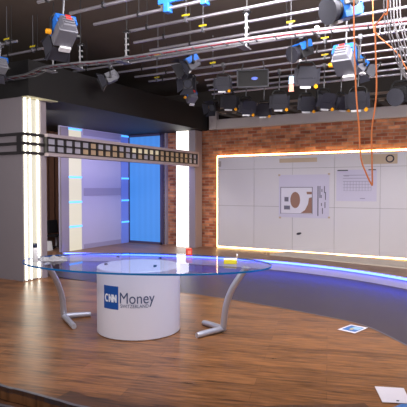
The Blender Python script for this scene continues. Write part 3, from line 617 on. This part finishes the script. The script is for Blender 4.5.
# logo wrapped on the drum: u = arc metres from the camera-facing line, v = height
fa = math.atan2(-DC.y, -DC.x)
def wrap(u, v, d=.003): a = fa + u / DR; return DC + Vector(((DR + d) * math.cos(a), (DR + d) * math.sin(a), v))
def px_uv(x, y):          # drum surface under a photo pixel
    d = ray(x, y); o = CAM - DC; A = d.x ** 2 + d.y ** 2; B = 2 * (o.x * d.x + o.y * d.y); Cc = o.x ** 2 + o.y ** 2 - DR ** 2
    k = (-B - math.sqrt(max(0, B * B - 4 * A * Cc))) / (2 * A); p = CAM + d * k
    a = math.atan2(p.y - DC.y, p.x - DC.x) - fa; a = (a + math.pi) % (2 * math.pi) - math.pi; return a * DR, p.z
u0, v0 = px_uv(104.3, 307.5); u1, v1 = px_uv(118.3, 286.6)
v1 = v0 + (u1 - u0) * 1.0 if False else v1
def patch(x0, y0, x1, y1, d, name, m, parent, n=12):
    vs = []; fs = []
    for i in range(n + 1):
        u = x0 + (x1 - x0) * i / n; vs += [wrap(u, y0, d), wrap(u, y1, d)]
    return MB().add(vs, [(2 * i, 2 * i + 2, 2 * i + 3, 2 * i + 1) for i in range(n)]).build(name, m, parent)
patch(u0, v0, u1, v1, .002, 'logo_square', M['logoblue'], drum)
def stroke2d(pts, w, d, name, m, parent, sub=5):
    P = []
    for a, b_ in zip(pts[:-1], pts[1:]):
        for i in range(sub): P.append(Vector(a).lerp(Vector(b_), i / sub))
    P.append(Vector(pts[-1])); vs = []; fs = []
    for i, p in enumerate(P):
        tg = (P[min(i + 1, len(P) - 1)] - P[max(i - 1, 0)]).normalized(); nn = Vector((-tg.y, tg.x)) * w / 2
        q, r_ = p + nn, p - nn; vs += [wrap(q.x, q.y, d), wrap(r_.x, r_.y, d)]
    fs = [(2 * i, 2 * i + 1, 2 * i + 3, 2 * i + 2) for i in range(len(P) - 1)]
    return vs, fs
W_ = (u1 - u0) * .97; lh = .31 * (v1 - v0); cy = v0 + .47 * (v1 - v0); ux = lambda f: u0 + W_ * f; hy = lambda f: cy + lh * f
lw = W_ * .085
b, bi = MB(), MB()
cpts = [(ux(.25) + W_ * .11 * math.cos(R(a)), cy + lh * .46 * math.sin(R(a))) for a in range(48, 313, 12)]
strokes = [cpts]
for l_, r_ in ((.44, .63), (.70, .89)): strokes += [[(ux(l_), hy(-.54)), (ux(l_), hy(.54))], [(ux(l_), hy(.5)), (ux(r_), hy(-.5))], [(ux(r_), hy(-.54)), (ux(r_), hy(.54))]]
for pts in strokes: b.add(*stroke2d(pts, lw, .004, '', None, None)); bi.add(*stroke2d(pts, W_ * .012, .0055, '', None, None))
b.build('logo_letters', M['logowhite'], drum); bi.build('logo_inline', M['logoblue'], drum)
def text_on(txt, x0, y0, x1, y1, m, name, stretch=True):
    cu = bpy.data.curves.new(name, 'FONT'); cu.body = txt; cu.resolution_u = 6; cu.offset = 0.0
    o = bpy.data.objects.new('tmp', cu); COL.objects.link(o); bpy.context.view_layer.update()
    me = bpy.data.meshes.new_from_object(o.evaluated_get(bpy.context.evaluated_depsgraph_get())); bpy.data.objects.remove(o)
    xs_ = [v.co.x for v in me.vertices]; ys_ = [v.co.y for v in me.vertices]; ax, bx_, ay, by = min(xs_), max(xs_), min(ys_), max(ys_)
    cap = by
    vs = [wrap(x0 + (v.co.x - ax) / (bx_ - ax) * (x1 - x0), y0 + v.co.y / cap * (y1 - y0), .003) for v in me.vertices]
    fs = [tuple(p.vertices) for p in me.polygons]
    return MB().add(vs, fs).build(name, m, drum)
ta, tb = px_uv(120, 303.3), px_uv(154.5, 295); text_on('Money', ta[0], ta[1], tb[0], px_uv(135, 293)[1], M['logotext'], 'logo_name')
ta, tb = px_uv(120.5, 307.6), px_uv(148.5, 307); text_on('SWITZERLAND', ta[0], ta[1], tb[0], ta[1] + .034, M['logotext'], 'logo_country')
# legs
def leg(top, mids, foot, toes, lab):
    pts = crom([top] + mids + [foot], 8)
    lg = MB().tube(pts, [.033 + .002 * (i / len(pts)) for i in range(len(pts))], 14).build('leg', M['chrome'], desk, smooth=True)
    MB().tube([top + Vector((0, 0, 0)), Vector((top.x, top.y, GZ - .0195))], .05, 18).build('top_plate', M['chrome'], lg, smooth=True)
    for q in toes:
        MB().tube(crom([foot + Vector((0, 0, .005)), foot.lerp(q, .5) + Vector((0, 0, .004)), q], 4), [.032] * 8 + [.028], 12).build('foot', M['chrome'], lg, smooth=True)
leg(cd(-1.71, 5.45, .725), [cd(-1.667, 5.65, .50), cd(-1.653, 5.8, .295), cd(-1.658, 5.88, .125)], cd(-1.665, 5.92, .032), [cd(-1.37, 6.03, .028), cd(-1.43, 5.48, .028)], '')
leg(cd(.445, 5.2, .725), [cd(.31, 5.25, .51), cd(.244, 5.3, .315), cd(.219, 5.35, .116)], cd(.215, 5.38, .032), [cd(.0, 5.65, .028), cd(-.07, 5.15, .028)], '')

# things on the desk
def on_desk(x, y): return on_z(x, y, GZ + .0005)
p = on_desk(35.2, 261.5)
t = thing('bottle', p, 'white bottle with a dark cap on the end of the glass desk', 'bottle')
MB().lathe(p, [(.028, 0), (.032, .006), (.032, .12), (.026, .145), (.018, .155)], 24).build('body', M['white'], t, smooth=True)
MB().lathe(p + Vector((0, 0, .155)), [(.022, 0), (.024, .004), (.024, .04), (.02, .045)], 20).build('cap', M['capdark'], t, smooth=True)
p = on_desk(52.5, 260.0); vs = []; fs = []; n = 16
for i in range(n + 1):
    for j in range(n + 1):
        a, b_ = i / n - .5, j / n - .5; e = max(0, 1 - (2 * max(abs(a), abs(b_))) ** 3)
        z = .004 + e * (.035 * abs(math.sin(7 * a + 3 * b_ + 1)) * abs(math.cos(5 * b_ - 4 * a)) + random.uniform(0, .02))
        jt = Vector((random.uniform(-.01, .01), random.uniform(-.01, .01), 0))
        vs.append(p + cd(a * .32 * (1 - .15 * math.sin(6 * b_)), b_ * .26, z) + jt)
fs = [(i * (n + 1) + j, (i + 1) * (n + 1) + j, (i + 1) * (n + 1) + j + 1, i * (n + 1) + j + 1) for i in range(n) for j in range(n)]
tag(MB().add(vs, fs).build('crumpled_wrap', M['plastic']), 'crumpled pale plastic wrap lying beside the bottle on the glass desk', 'wrapper')
p = on_desk(189, 255.3)
t = thing('mug', p, 'red square mug standing at the back of the glass desk', 'mug')
rx = Vector((.8, .6, 0)); ry = Vector((-.6, .8, 0))
MB().obox(p + Vector((0, 0, .042)), rx, ry, Zv, .036, .036, .042).build('body', M['redcup'], t, bevel=.006)
MB().obox(p + Vector((0, 0, .085)), rx, ry, Zv, .03, .03, .001).build('inside', M['redpale'], t)
MB().slab([p - ry * .0365 + rx * a + Vector((0, 0, b_)) for a, b_ in ((-.02, .02), (.02, .02), (.02, .06), (-.02, .06))], -ry * .001, 1).build('print', M['redpale'], t)
p = on_desk(230.5, 263.5); px = cd(1, -.15).normalized(); py = Vector((-px.y, px.x, 0))
t = thing('note_pad', p, 'yellow note block under a white sheet on the glass desk', 'note pad')
MB().obox(p + Vector((0, 0, .022)), px, py, Zv, .068, .05, .022).build('block', M['sticky'], t, bevel=.003)
MB().obox(p + Vector((0, 0, .047)) - px * .004 + py * .01, px, py, Zv, .07, .055, .003).build('top_sheet', M['paper'], t)
p = on_desk(237, 258.5)
t = thing('lip_balm', p, 'tiny tan stick standing behind the yellow note block', 'stick')
MB().lathe(p, [(.01, 0), (.011, .003), (.011, .03)], 12).build('tube', M['tape'], t, smooth=True); MB().lathe(p + Vector((0, 0, .03)), [(.0105, 0), (.0105, .018), (.006, .022)], 12).build('cap', M['white'], t, smooth=True)

# papers on the podium
def fpaper(pts, z): return [on_z(x, y, z) for x, y in pts]
t = thing('printed_card', on_z(352, 328.5), 'white card with a blue picture lying near the podium edge', 'paper')
ca_ = fpaper([(337.5, 329.5), (351, 324.6), (368, 327.8), (354.8, 333.4)], .004)
MB().prism(ca_, .004, .006).build('sheet', M['paper'], t)
cc = sum(ca_, Vector()) / 4
def inset(k0, k1, l0, l1):
    A_, B_, C_, D_ = ca_; f = lambda u, v: A_.lerp(D_, u).lerp(B_.lerp(C_, u), v); return [f(k0, l0), f(k1, l0), f(k1, l1), f(k0, l1)]
MB().prism(inset(.12, .9, .14, .86), .0062, .0068).build('picture', M['bluedoor'], t)
MB().prism(inset(.4, .85, .42, .8), .007, .0074).build('picture_detail', M['bluepale'], t); MB().prism(inset(.42, .6, .3, .52), .0076, .008).build('picture_detail', M['tanprint'], t)
t = thing('loose_sheet', on_z(391, 395), 'blank white sheet lying near the front right of the podium', 'paper')
MB().prism(fpaper([(374.7, 386.6), (403.8, 388.4), (411, 403.6), (382.3, 402.4)], .005), .005, .008).build('sheet', M['paper'], t)
MB().prism(fpaper([(396.5, 400.1), (399.3, 400.2), (399, 401.4), (396.3, 401.2)], .009), .0085, .0092).build('mark', M['inkdark'], t)
tag(MB().prism(fpaper([(392, 408), (401, 404), (420, 404), (424, 412), (395, 416)], .014), .010, .016).build('blue_folder', M['bluedoor'], bevel=.001), 'blue folder corner beside the blank white sheet', 'folder')

# ================================================================== LIGHTS
def area(loc, tgt, size, size_y, power, col):
    l = bpy.data.lights.new('area', 'AREA'); l.shape = 'RECTANGLE'; l.size = size; l.size_y = size_y; l.energy = power; l.color = col
    o = bpy.data.objects.new('area_light', l); COL.objects.link(o); o.location = loc; o.rotation_euler = (Vector(tgt) - Vector(loc)).to_track_quat('-Z', 'Y').to_euler(); return o
area(cd(.3, 3.6, 4.2), cd(0, 4.6, 0), 4, 2.5, 150, (1, .93, .88))            # added fill over the podium, out of frame
area(cd(1.5, 5.0, 4.25), (-3.6, WT, 1.1), 4, 1.2, 800, (1, .96, .95))        # added lamp out of frame, brightens the screen
area(cd(-1.5, 2.0, 3.6), cd(-1.8, 8.5, 1.6), 3, 1.5, 60, (.95, .92, 1))      # front fill
area((-6.80, 9.5, 2.3), (-9.0, 9.5, 1.2), 2.6, .22, 40, (.40, .40, 1))       # added violet wash, hidden behind the beam
area(cd(3, 1.0, 2.4), cd(2.2, 6.0, 3.7), 4, 1.5, 52, (1, .95, .95))  # added unseen uplight catching the grid pipes
area(cd(-4.2, 3.2, 2.6), cd(-2.6, 6.5, 4.2), 2, 1, 95, (1, .93, .86))  # added unseen uplight for the left part of the ceiling
area((-7.6, 6.5, 2.7), (-10, 9.4, .7), .6, .4, 60, (1, .94, .9))   # added lamp hidden behind the grey wall, brightens the drape opening            
w = bpy.data.worlds.new('world'); SC.world = w; w.use_nodes = True
w.node_tree.nodes['Background'].inputs[0].default_value = (.80, .78, .9, 1); w.node_tree.nodes['Background'].inputs[1].default_value = .32
